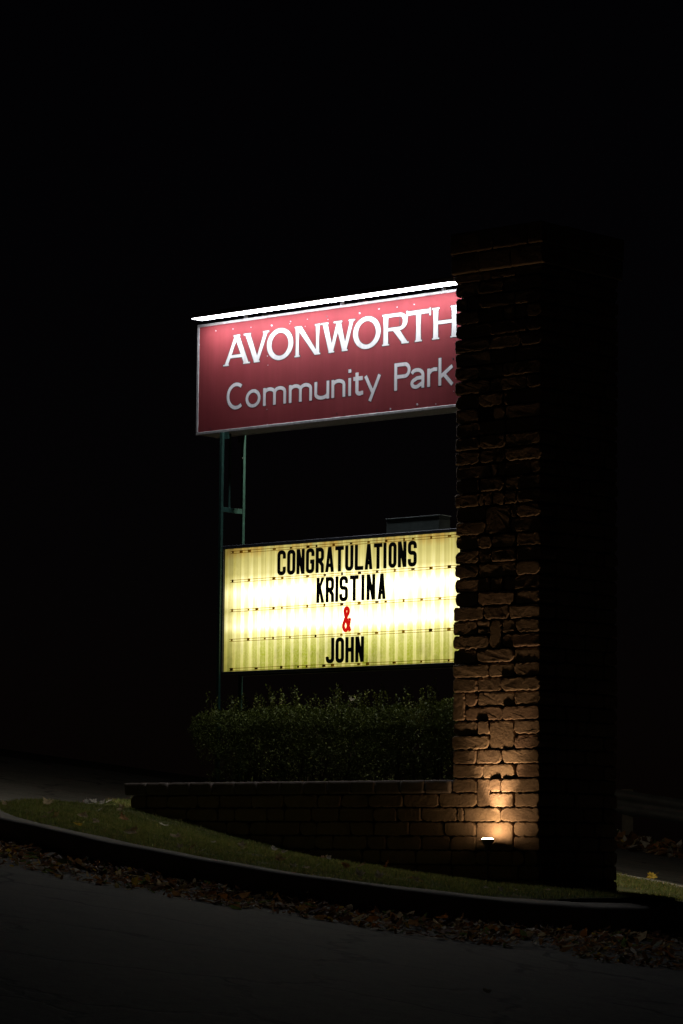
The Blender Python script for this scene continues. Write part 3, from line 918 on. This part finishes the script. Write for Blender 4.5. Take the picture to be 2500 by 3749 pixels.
# ------------------------------------------------------------------ the park sign
SF = .42                                  # front plane of both signs
TS0, TS1, TZ0, TZ1, TD = -4.285, -PW - .004, 3.990, 4.992, .27
sign = Thing('park_sign', 'long maroon park name sign with white lettering between post and pillar', 'sign', ((TS0 + TS1) / 2, SF + TD / 2, TZ0))
sign.part('cabinet', MB().box((TS0 + .004, SF + .012, TZ0 + .004), (TS1, SF + TD - .012, TZ1 - .004)), M['alu'])
fw = .025
for d0, d1 in ((SF, SF + .03), (SF + TD - .03, SF + TD)):
    for a, b in (((TS0, d0, TZ1 - fw), (TS1, d1, TZ1)), ((TS0, d0, TZ0), (TS1, d1, TZ0 + fw)), ((TS0, d0, TZ0 + fw + .001), (TS0 + fw, d1, TZ1 - fw - .001))):
        sign.part('frame_rail', MB().box(a, b, .003), M['alu'])
FB = SF + .006
face = sign.part('face_panel', MB().box((TS0 + fw - .002, FB, TZ0 + fw - .002), (TS1 - .001, FB + .008, TZ1 - fw + .002)), M['red'])
sign.part('rear_face_panel', MB().box((TS0 + fw - .002, SF + TD - .013, TZ0 + fw - .002), (TS1 - .001, SF + TD - .006, TZ1 - fw + .002)), M['red'])
def sign_letters(text, boxes, z0, cap, glyph, mat, step, ol):
    for ch, (a, b) in zip(text, boxes):
        W = (b - a) / cap; fn = glyph(ch, W)
        fr = lambda x, y, d, a=a: (a + x * cap, d, z0 + y * cap)
        sign.part('letter', plate(trace(fn, -.05, W + .05, -.32, 1.1, step), fr, FB - .0016, FB + .0006), M[mat], face)
        sign.part('letter_outline', plate(trace(fn, -.1, W + .1, -.36, 1.14, step, ol), fr, FB - .0008, FB + .0005), M['outline'], face)
sign_letters('AVONWORTH', [(-3.958, -3.628), (-3.708, -3.400), (-3.424, -3.109), (-3.094, -2.785), (-2.777, -2.385), (-2.405, -2.089), (-2.075, -1.772), (-1.800, -1.528), (-1.517, -1.226)],
             4.585, .268, serif_glyph, 'white', .017, .024)
sign_letters('CommunityPark', [(-3.909, -3.700), (-3.675, -3.495), (-3.463, -3.187), (-3.153, -2.879), (-2.85, -2.677), (-2.65, -2.490), (-2.461, -2.418), (-2.397, -2.286), (-2.272, -2.083), (-1.930, -1.749), (-1.749, -1.595), (-1.562, -1.452), (-1.438, -1.274)],
             4.187, .235, sans_glyph, 'grey', .0165, .022)
# flaked paint: small bare patches along the edges of the face
CH_PX = [(266, 345), (367, 335), (483, 325), (590, 303), (685, 290), (672, 330), (795, 275), (980, 255), (1087, 233), (1190, 222), (1286, 207), (460, 498), (463, 548), (457, 798), (850, 820), (895, 826), (1077, 802), (1152, 795), (1303, 770), (1408, 768), (1505, 512), (1508, 695),
         (170, 356), (75, 435), (72, 515), (68, 655), (62, 735), (1528, 195), (585, 315), (800, 292), (978, 245), (1190, 360), (905, 715), (985, 428), (460, 370), (140, 905), (460, 885)]
for X, Y in CH_PX:
    s_, z_ = on_plane(680 + X * .6505, 980 + Y * .6505, FB)
    r0 = random.uniform(.004, .0095); n = 9
    lp = []
    for i in range(n):
        rr = r0 * random.uniform(.45, 1.35); an = 2 * math.pi * i / n
        lp.append((s_ + rr * math.cos(an) * 1.1, z_ + rr * math.sin(an)))
    if s_ > TS0 + .02:
        sign.part('paint_chip', plate([lp], lambda x, y, d: (x, d, y), FB - .0026, FB + .0006), M['chip'] if random.random() < .72 else M['outline'], face)

# strip lamps along the top edge of the sign, one on each side of it
def strip_lamp(dc, label, front):
    s0, s1 = (-4.155, -1.10)
    sg = -1 if front else 1
    zb_, zt_ = 4.965, 5.010
    th = Thing('strip_lamp', label, 'lamp', ((s0 + s1) / 2, dc, zt_))
    # housing: shallow pressed tray with raked ends
    w0, w1 = .060, .046
    vs = []
    for z, hw, e in ((zt_ - .001, w0, 0.), (zt_ + .030, w0 - .004, .012), (zt_ + .046, w1, .035)):
        vs += [(s0 + e, dc - hw, z), (s1 - e, dc - hw, z), (s1 - e, dc + hw, z), (s0 + e, dc + hw, z)]
    fs = [(3, 2, 1, 0), (8, 9, 10, 11)]
    for r in range(2):
        for i in range(4):
            j = (i + 1) % 4; fs.append((r * 4 + i, r * 4 + j, r * 4 + 4 + j, r * 4 + 4 + i))
    th.part('housing', MB().add(vs, fs), M['lamp_house'])
    # wrap-round diffuser
    prof_ = [(-.052, 0), (-.051, -.004), (-.042, -.0075), (-.021, -.010), (0, -.0105), (.021, -.010), (.042, -.0075), (.051, -.004), (.052, 0)]
    n = len(prof_); mbl = MB(); sec = [(s0 + .004, .02), (s0 + .035, .55), (s0 + .062, 1.)]
    sec += [(s0 + .062 + (s1 - s0 - .124) * i / 6, 1.) for i in range(1, 6)] + [(s1 - .062, 1.), (s1 - .035, .55), (s1 - .004, .02)]
    for s_, k in sec:
        for a, h in prof_: mbl.v.append((s_, dc + a, zt_ - .002 + h * k))
    for i in range(len(sec) - 1):
        for j in range(n - 1):
            mbl.f.append((i * n + j, i * n + j + 1, (i + 1) * n + j + 1, (i + 1) * n + j)); mbl.m.append(0)
    th.part('diffuser', mbl, M['lens' if front else 'lens_rear'], smooth=True)
    lip = dc + .055 * (1 if front else -1)  # unseen lip, added to keep lamp light off the sign's upper face
    th.part('added_lip', MB().box((s0 + .01, lip - .0015, zt_ - .008), (s1 - .01, lip + .0015, zt_ - .0012)), M['lamp_house'])
    # arms back to the sign's top rail
    e0 = SF + .02 if front else SF + TD - .02
    for s_ in (-3.7, -2.55, -1.4):
        th.part('arm', MB().box((s_ - .015, min(dc, e0), zt_ + .047), (s_ + .015, max(dc, e0), zt_ + .062)).box((s_ - .014, e0 - .012, TZ1 + .001), (s_ + .014, e0 + .012, zt_ + .0465)), M['lamp_house'])
strip_lamp(.265, 'glowing white strip lamp along the top front edge of the maroon sign', True)
strip_lamp(SF + TD + .155, 'strip lamp along the top edge of the maroon sign, on its far side', False)

# ------------------------------------------------------------------ the letter board
MS0, MS1, MZ0, MZ1, MD = -3.925, -PW - .004, 1.842, 2.972, .27
marq = Thing('letter_board', 'yellowed backlit changeable letter board in a dark frame beside the pillar', 'sign', (MS0 + .012, SF + .02, MZ0 + .017))
marq.part('cabinet', MB().box((MS0 + .003, SF + .030, MZ0 + .003), (MS1, SF + MD - .030, MZ1 - .003)), M['dark'])
for d0, d1, rear in ((SF - .004, SF + .034, 0), (SF + MD - .034, SF + MD + .004, 1)):
    marq.part('frame_rail', MB().box((MS0, d0, MZ1 - .030), (MS1, d1, MZ1), .003), M['dark'])
    marq.part('frame_rail', MB().box((MS0, d0, MZ0 - .012), (MS1, d1, MZ0 + .014), .003), M['dark'])
    marq.part('frame_rail', MB().box((MS0, d0, MZ0 + .0145), (MS0 + .012, d1, MZ1 - .0305), .002), M['dark'])
def ribbed(d, sg):
    mbp = MB(); per = .1; x0, x1 = MS0 + .011, MS1 - .001; z0, z1 = MZ0 + .013, MZ1 - .029
    xs = [x0]; prof_ = [(0, 0), (.018, 1), (.050, 1), (.068, 0)]
    pts = []; k = 0
    while True:
        for a, h in prof_:
            x = x0 + k * per + a
            if x > x1: break
            pts.append((x, h))
        if x0 + (k + 1) * per > x1: break
        k += 1
    pts.append((x1, pts[-1][1]))
    nz = 8
    for j in range(nz + 1):
        for x, h in pts: mbp.v.append((x, d + sg * .009 * (h - .5), z0 + (z1 - z0) * j / nz))
    n = len(pts)
    for j in range(nz):
        for i in range(n - 1):
            q = (j * n + i, j * n + i + 1, (j + 1) * n + i + 1, (j + 1) * n + i)
            mbp.f.append(q if sg < 0 else q[::-1]); mbp.m.append(0)
    return mbp
marq.part('lit_panel', ribbed(SF + .016, -1), M['marquee'])
marq.part('rear_lit_panel', ribbed(SF + MD - .016, 1), M['marquee'])
# letter tracks: pairs of thin lips with brown clips
RZ = [2.909, 2.652, 2.392, 2.130, 1.872]
for zi in RZ:
    rl = marq.part('letter_track', MB().box((-3.832, SF + .002, zi + .0075), (MS1 - .002, SF + .003, zi + .0125)).box((-3.832, SF + .002, zi - .012), (MS1 - .002, SF + .003, zi - .0075)), M['rail'])
    x = -3.80
    while x < MS1 - .03:
        wd = random.choice([.010, .014, .018]); hh = random.choice([.008, .011, .013])
        marq.part('track_clip', MB().box((x - wd, SF - .0015, zi + .002 - hh), (x + wd, SF + .0012, zi + .002 + hh), .0), M['clip' if random.random() < .25 else 'clip_pale'], rl)
        if random.random() < .3:
            marq.part('track_clip', MB().box((x - wd * .4, SF - .0045, zi - hh * .5), (x + wd * .4, SF - .002, zi + hh * .5), .0), M['clip'], rl)
        x += random.choice([.1, .2, .2, .3])
# the loose letters
def board_word(word, lefts, zb_, col, label):
    for i, ch in enumerate(word):
        a, b = lefts[i], lefts[i + 1] - (.016 if i < len(word) - 1 else 0)
        if ch == 'I': b = a + .030
        if ch == 'L' or (word == 'KRISTINA' and i in (3, 4, 6)): b = min(b, a + .098)
        h = .219; W = (b - a) / h
        base = ((a + b) / 2, SF - .006, zb_)
        tl = random.uniform(-.006, .006)
        fr = lambda x, y, d, a=a: (a + x * h + tl * y * h, d, zb_ + y * h)
        o = mk('sign_letter', plate(trace(board_glyph(ch, W), -.02, W + .02, -.02, 1.02, .016), fr, SF - .0085, SF - .0052), M[col], base=base)
        place_frame(o, base)
        tag(o, label(i, ch), 'letter', 'loose letters on the letter board')
ORD = ['first', 'second', 'third', 'fourth', 'fifth', 'sixth', 'seventh', 'eighth', 'ninth', 'tenth', 'eleventh', 'twelfth', 'thirteenth', 'fourteenth', 'fifteenth']
def lab(word): return lambda i, ch: f'black condensed letter {ch}, {ORD[i]} letter of the word {word}'
board_word('CONGRATULATIONS', [-3.254, -3.138, -3.026, -2.916, -2.802, -2.69, -2.574, -2.46, -2.35, -2.236, -2.133, -2.022, -1.967, -1.862, -1.751, -1.653], 2.675, 'black', lab('CONGRATULATIONS'))
board_word('KRISTINA', [-2.789, -2.682, -2.568, -2.523, -2.402, -2.269, -2.212, -2.084, -1.997], 2.415, 'black', lab('KRISTINA'))
board_word('&', [-2.483, -2.389], 2.153, 'redl', lambda i, ch: 'red ampersand on its own line of the letter board')
board_word('JOHN', [-2.672, -2.559, -2.446, -2.333, -2.236], 1.890, 'black', lab('JOHN'))

# ballast box on the board's roof
bx = Thing('ballast_box', 'grey green metal ballast box on top of the letter board', 'box', (-1.80, .60, MZ1))
bx.part('body', MB().box((-2.085, .515, MZ1 + .001), (-1.495, .66, MZ1 + .128), .003), M['boxgrey'])
bx.part('lid', MB().box((-2.090, .510, MZ1 + .1285), (-1.490, .665, MZ1 + .138), .002), M['boxgrey'])

# ------------------------------------------------------------------ steel post frame at the far end of the signs
post = Thing('sign_post', 'pair of slim green steel posts under the maroon sign\'s end', 'post', (-3.94, .56, .2))
pa, pw = -3.958, .030
for nm, d_ in (('front_post', SF - .026), ('rear_post', SF + .252)):
    post.part(nm, MB().box((pa, d_, .2), (pa + pw, d_ + pw, TZ0 - .002), .002), M['green'])
post.part('cross_brace', MB().box((pa + .002, SF + .0045, 3.278), (pa + .026, SF + .251, 3.322), .002), M['green'])
post.part('conduit', MB().tube([(pa + .012, SF + .095, 3.323), (pa + .012, SF + .095, TZ0 - .002)], .011, 10), M['green'])
post.part('bracket', MB().box((pa + .0305, SF + .0, TZ0 - .062), (pa + .085, SF + .006, TZ0 - .002)), M['green'])
post.part('bracket', MB().box((pa - .040, SF + .250, TZ0 - .070), (pa - .001, SF + .256, TZ0 - .002)), M['boxgrey'])
post.part('bolt', MB().box((pa + .012, SF + .245, TZ0 - .21), (pa + .022, SF + .2515, TZ0 - .20)), M['alu'])

# ------------------------------------------------------------------ ground floodlight at the pillar
fc = (*(on_plane(1785, 3070, -.135)[:1]), -.135, 0)
flood = Thing('floodlight', 'small lit ground floodlight on a stake at the pillar\'s foot', 'floodlight', (fc[0], fc[1], -.02))
zl = .398
flood.part('hood', MB().lathe((fc[0], fc[1], zl), [(.0, -.085), (.022, -.085), (.024, -.055), (.040, -.036), (.050, -.014), (.055, -.004), (.053, -.004), (.047, -.014), (.030, -.034), (.0, -.034)]), M['flood_house'], smooth=True)
flood.part('bulb', MB().lathe((fc[0], fc[1], zl), [(.046, -.009), (.045, -.001), (.040, .002), (.030, .004), (.018, .0055), (.0, .006)]), M['flood_lens'], smooth=True)
flood.part('knuckle', MB().tube([(fc[0] - .02, fc[1], zl - .098), (fc[0] + .02, fc[1], zl - .098)], .014, 12), M['flood_house'])
flood.part('stake', MB().tube([(fc[0], fc[1], -.05), (fc[0], fc[1], zl - .09)], .009, 10), M['flood_house'])
ld = bpy.data.lights.new('floodlight_beam', 'SPOT')
ld.energy = FLOOD_W; ld.color = (1., .67, .39); ld.spot_size = math.radians(62); ld.spot_blend = 1.0; ld.shadow_soft_size = .022
lo = bpy.data.objects.new('beam', ld); COL.objects.link(lo)
lo.parent = flood.o
lo.location = (0, 0, zl + .02 + .022 + .012)
aim = Vector((0, .16, 1)).normalized()          # in the fixture's frame: up, leaning towards the brick
lo.rotation_euler = aim.to_track_quat('-Z', 'Y').to_euler()

# ------------------------------------------------------------------ guardrail across the drive
def make_guardrail():
    A = Vector((2.2, 43.9, 0)); B = Vector((9.0, 39.6, 0)); dr = (B - A).normalized(); nr = Vector((dr.y, -dr.x, 0))
    o = bpy.data.objects.new('guardrail', None); COL.objects.link(o)
    base = Vector((A.x, A.y, T(A.x, A.y))); o.location = base
    tag(o, 'galvanised corrugated guardrail on short posts beyond the drive behind the pillar', 'guardrail')
    L = (B - A).length
    prof_ = [(0, .0), (.025, .02), (.08, .075), (.02, .12), (.0, .156), (.02, .192), (.08, .237), (.025, .292), (0, .312)]
    mbg = MB(); n = 24
    for i in range(n + 1):
        p = A + dr * (L * i / n); zz = T(p.x, p.y) + .37
        for a, h in prof_: mbg.v.append((p.x + nr.x * a, p.y + nr.y * a, zz + h))
        for a, h in prof_: mbg.v.append((p.x + nr.x * (a - .004), p.y + nr.y * (a - .004), zz + h))
    k = len(prof_)
    for i in range(n):
        for sdx in (0, 1):
            for j in range(k - 1):
                a = i * 2 * k + sdx * k + j; mbg.f.append((a, a + 1, a + 1 + 2 * k, a + 2 * k)); mbg.m.append(0)
    mk('beam', mbg, M['zinc'], o, base, smooth=True)
    q = .55
    while q < L:
        p = A + dr * q - nr * .10; zg = T(p.x, p.y)
        m2 = MB().box((p.x - .075, p.y - .075, zg - .2), (p.x + .075, p.y + .075, zg + .70), .006)
        mk('post', m2, M['wood'], o, base)
        q += 1.25
make_guardrail()

# ------------------------------------------------------------------ leaves
def litter(name, n, pos_fn, label, sizes=(.022, .07)):
    V_ = []; Fc = []; mi = []
    cnt = 0
    for _ in range(n):
        r_ = pos_fn()
        if r_ is None: continue
        x, y, z = r_
        L = random.uniform(*sizes) * random.choice([.5, .7, .9, 1.1, 1.6]); W = L * random.uniform(.25, .5)
        q = Matrix.Rotation(random.uniform(0, 6.28), 3, 'Z') @ Matrix.Rotation(random.gauss(0, .5), 3, 'X') @ Matrix.Rotation(random.gauss(0, .45), 3, 'Y')
        cu = random.uniform(-.3, .6) * L
        pts = [(-L, 0, cu * .6), (-L * .3, -W, cu * .3), (L * .5, -W * .7, cu * .2), (L, 0, cu * .7), (L * .45, W * .8, cu * .35), (-L * .35, W, cu * .15), (0, 0, 0)]
        b = len(V_)
        for p in pts: V_.append(q @ Vector(p) + Vector((x, y, z)))
        m_ = random.choices(range(7), [30, 24, 9, 9, 5, 8, 15])[0]
        for i in range(6): Fc.append((b + i, b + (i + 1) % 6, b + 6)); mi.append(m_)
    o = raw_mesh(name, np.array([tuple(v) for v in V_]), np.array(Fc), LV, np.array(mi))
    return tag(o, label, 'leaves', kind='stuff')
FRONT = [p for p in OUTLINE]
WID = [(-3.2, .9), (-2.4, 1.1), (-1.6, 1.1), (-.8, .95), (0, 1.0), (.6, 1.25), (1.1, 1.75), (1.7, 2.0), (2.4, 2.4), (3.2, 2.6)]
fr_pts = [i for i, p in enumerate(OUTLINE) if p.y < 26.6]
NO = len(OUTLINE)
def gutter_pos():
    i = random.choice(fr_pts); p = OUTLINE[i].lerp(OUTLINE[(i + 1) % NO], random.random())
    tn = (OUTLINE[(i + 1) % NO] - OUTLINE[i - 1]).normalized(); nn = Vector((tn.y, -tn.x, 0))
    wmax = lin(p.x, WID); k = random.random() ** 1.35
    edge = wmax * (1 + .16 * mnoise.noise(Vector((p.x * 2.2, p.y * 2.2, 4))) + .05 * random.gauss(0, 1))
    off = .02 + edge * k
    q = p + nn * off
    pile = max(0, .055 + .04 * mnoise.noise(Vector((q.x * 3, q.y * 3, 8)))) * max(0, 1 - off / wmax) ** .8
    if random.random() < .55 + 1.1 * mnoise.noise(Vector((q.x * 2.6, q.y * 2.6, 12))) - .55 * max(0, 1 - off / .35): return None
    return q.x, q.y, T(q.x, q.y) + .012 + pile * random.random()
litter('leaf_litter', 19000, gutter_pos, 'drift of dead brown leaves in the gutter along the kerb', (.013, .046))
def rail_pos():
    t_ = random.random(); k = abs(random.gauss(0, .55))
    x = 2.6 + 4.2 * t_; y = 42.4 - 2.6 * t_ - k + .3
    return x, y, T(x, y) + .02 + .10 * random.random() * max(0, 1 - k)
litter('leaf_pile', 2600, rail_pos, 'bank of rusty fallen leaves beneath the guardrail', (.05, .13))

def maple_leaf(sz, mat, curl):
    pr = [(0, -.55), (.10, -.28), (.42, -.42), (.38, -.18), (.78, -.05), (.52, .12), (.62, .42), (.30, .34), (.20, .62), (.0, 1.0)]
    pts = pr + [(-x, y) for x, y in reversed(pr[1:-1])]
    mb = MB()
    vs = []
    for x, y in pts:
        x *= random.uniform(.85, 1.15); y *= random.uniform(.9, 1.1)
        vs.append((x * sz * .5, y * sz * .5, sz * (curl * (x * x + .5 * y * y) * .5 + random.uniform(-.03, .03))))
    c = len(vs); vs.append((0, 0, 0))
    mb.add(vs, [(i, (i + 1) % c, c) for i in range(c)])
    mb.tube([(0, -.26 * sz, 0), (.04 * sz, -.5 * sz, .03 * sz)], [.012 * sz, .008 * sz], 4)
    return mb
def drop_leaf(px, py, sz, mat, label, group, h=None, tilt=.35, lift=.012, on='lawn'):
    if on == 'lawn':
        hh = KERB_H
        turf = offset_loop(OUTLINE, -.32)
        for _ in range(40):            # stays on the turf
            for _k in range(5):
                x, y = on_ground(px, py, hh); hh = island_z(x, y) - T(x, y) + .03
            if in_poly(np.array([x]), np.array([y]), turf)[0]: break
            py += 3 if y > 26 else -3
        z = island_z(x, y) + lift + .034
    else:
        x, y = on_ground(px, py, .05); z = T(x, y) + lift
    o = mk('fallen_leaf', maple_leaf(sz, mat, random.uniform(.2, .7)), LV[mat])
    o.location = (x, y, z)
    o.rotation_euler = (Matrix.Rotation(random.gauss(.45, tilt), 3, 'X') @ Matrix.Rotation(random.gauss(0, tilt), 3, 'Y') @ Matrix.Rotation(random.uniform(0, 6.28), 3, 'Z')).to_euler()
    tag(o, label, 'leaf', group); return o
# the ones on the grass, where the photograph shows them
LAWN = [(175, 2943, 6, .11), (345, 2923, 3, .09), (315, 2923, 3, .07), (373, 2928, 3, .07), (395, 2940, 3, .08), (447, 2965, 6, .10), (365, 2970, 3, .07), (185, 2980, 6, .07), (208, 2992, 6, .09), (295, 2990, 6, .08), (310, 2993, 6, .07),
        (352, 3010, 6, .08), (290, 3032, 4, .09), (162, 3012, 6, .06), (478, 3050, 6, .13), (645, 3068, 6, .11), (455, 3000, 0, .11), (600, 3027, 3, .09), (660, 3105, 3, .06), (783, 3088, 3, .05), (742, 3143, 3, .06), (885, 3100, 6, .08), (890, 3112, 6, .06), (1000, 3113, 3, .07),
        (1018, 3148, 6, .09), (1038, 3126, 3, .06), (1078, 3182, 3, .05), (1117, 3182, 6, .07), (1128, 3183, 4, .05), (1165, 3173, 3, .06), (1200, 3145, 3, .06), (1265, 3172, 0, .08), (1315, 3222, 3, .09), (1325, 3171, 0, .08), (1388, 3214, 3, .08), (1417, 3183, 2, .10), (1525, 3240, 3, .08), (1542, 3243, 4, .06), (1510, 3222, 0, .07),
        (1778, 3263, 3, .06), (1829, 3266, 3, .06), (1884, 3262, 3, .05), (2008, 3277, 6, .06), (15, 2945, 6, .07), (1185, 3145, 0, .07), (700, 3125, 0, .07)]
KIND = {0: 'dead brown leaf on the grass', 2: 'rust coloured leaf standing up in the grass', 3: 'pale withered leaf on the grass', 4: 'bright yellow leaf on the grass', 6: 'tan fallen leaf on the grass'}
for px, py, m_, sz in LAWN:
    gx_, gy_ = on_ground(px, py, KERB_H); gs, gd = to_sd(gx_, gy_)
    kd = min((Vector((gx_, gy_, 0)) - p).length for p in OUTLINE)
    zone = 'beyond the end of the low wall' if gd > -.35 else 'close to the low wall' if gd > -1.0 else 'close to the kerb edge' if kd < .45 else 'midway between wall and kerb'
    if gs > -1.0: zone = 'in front of the brick pillar'
    big = 'large ' if sz >= .1 else 'small ' if sz < .065 else ''
    drop_leaf(px, py, sz * 1.3, m_, f'{big}{KIND[m_]} {zone}', 'fallen leaves on the grass strip', tilt=.9 if m_ == 2 else .3, lift=.03 if m_ == 2 else .008)
GUT = [(750, 3262, 2, .13), (1055, 3262, 2, .15), (1330, 3315, 2, .11), (1600, 3345, 2, .13), (1680, 3360, 2, .17), (1625, 3375, 2, .14), (1590, 3315, 2, .11), (490, 3243, 4, .10), (990, 3288, 4, .08)]
for px, py, m_, sz in GUT:
    drop_leaf(px, py, sz, m_, 'large rust coloured leaf curling up out of the gutter drift' if m_ == 2 else 'yellow leaf curling up out of the gutter drift', 'large leaves standing in the gutter drift', tilt=.6, lift=.075, on='road')
drop_leaf(1780, 3605, .09, 3, 'single pale leaf lying out on the bare asphalt', None, tilt=.1, lift=.012, on='road')
drop_leaf(2390, 3205, .15, 4, 'large yellow leaf lying at the drive\'s edge behind the pillar', None, tilt=.15, lift=.02, on='lawn')
o = mk('fallen_leaf', maple_leaf(.075, 3, .6), LV[3])
s_, z_ = on_plane(1285, 2562, .22)
o.location = F(s_, .22, z_); o.rotation_euler = (.9, .2, .5)
tag(o, 'pale withered leaf caught in the top of the hedge', 'leaf')
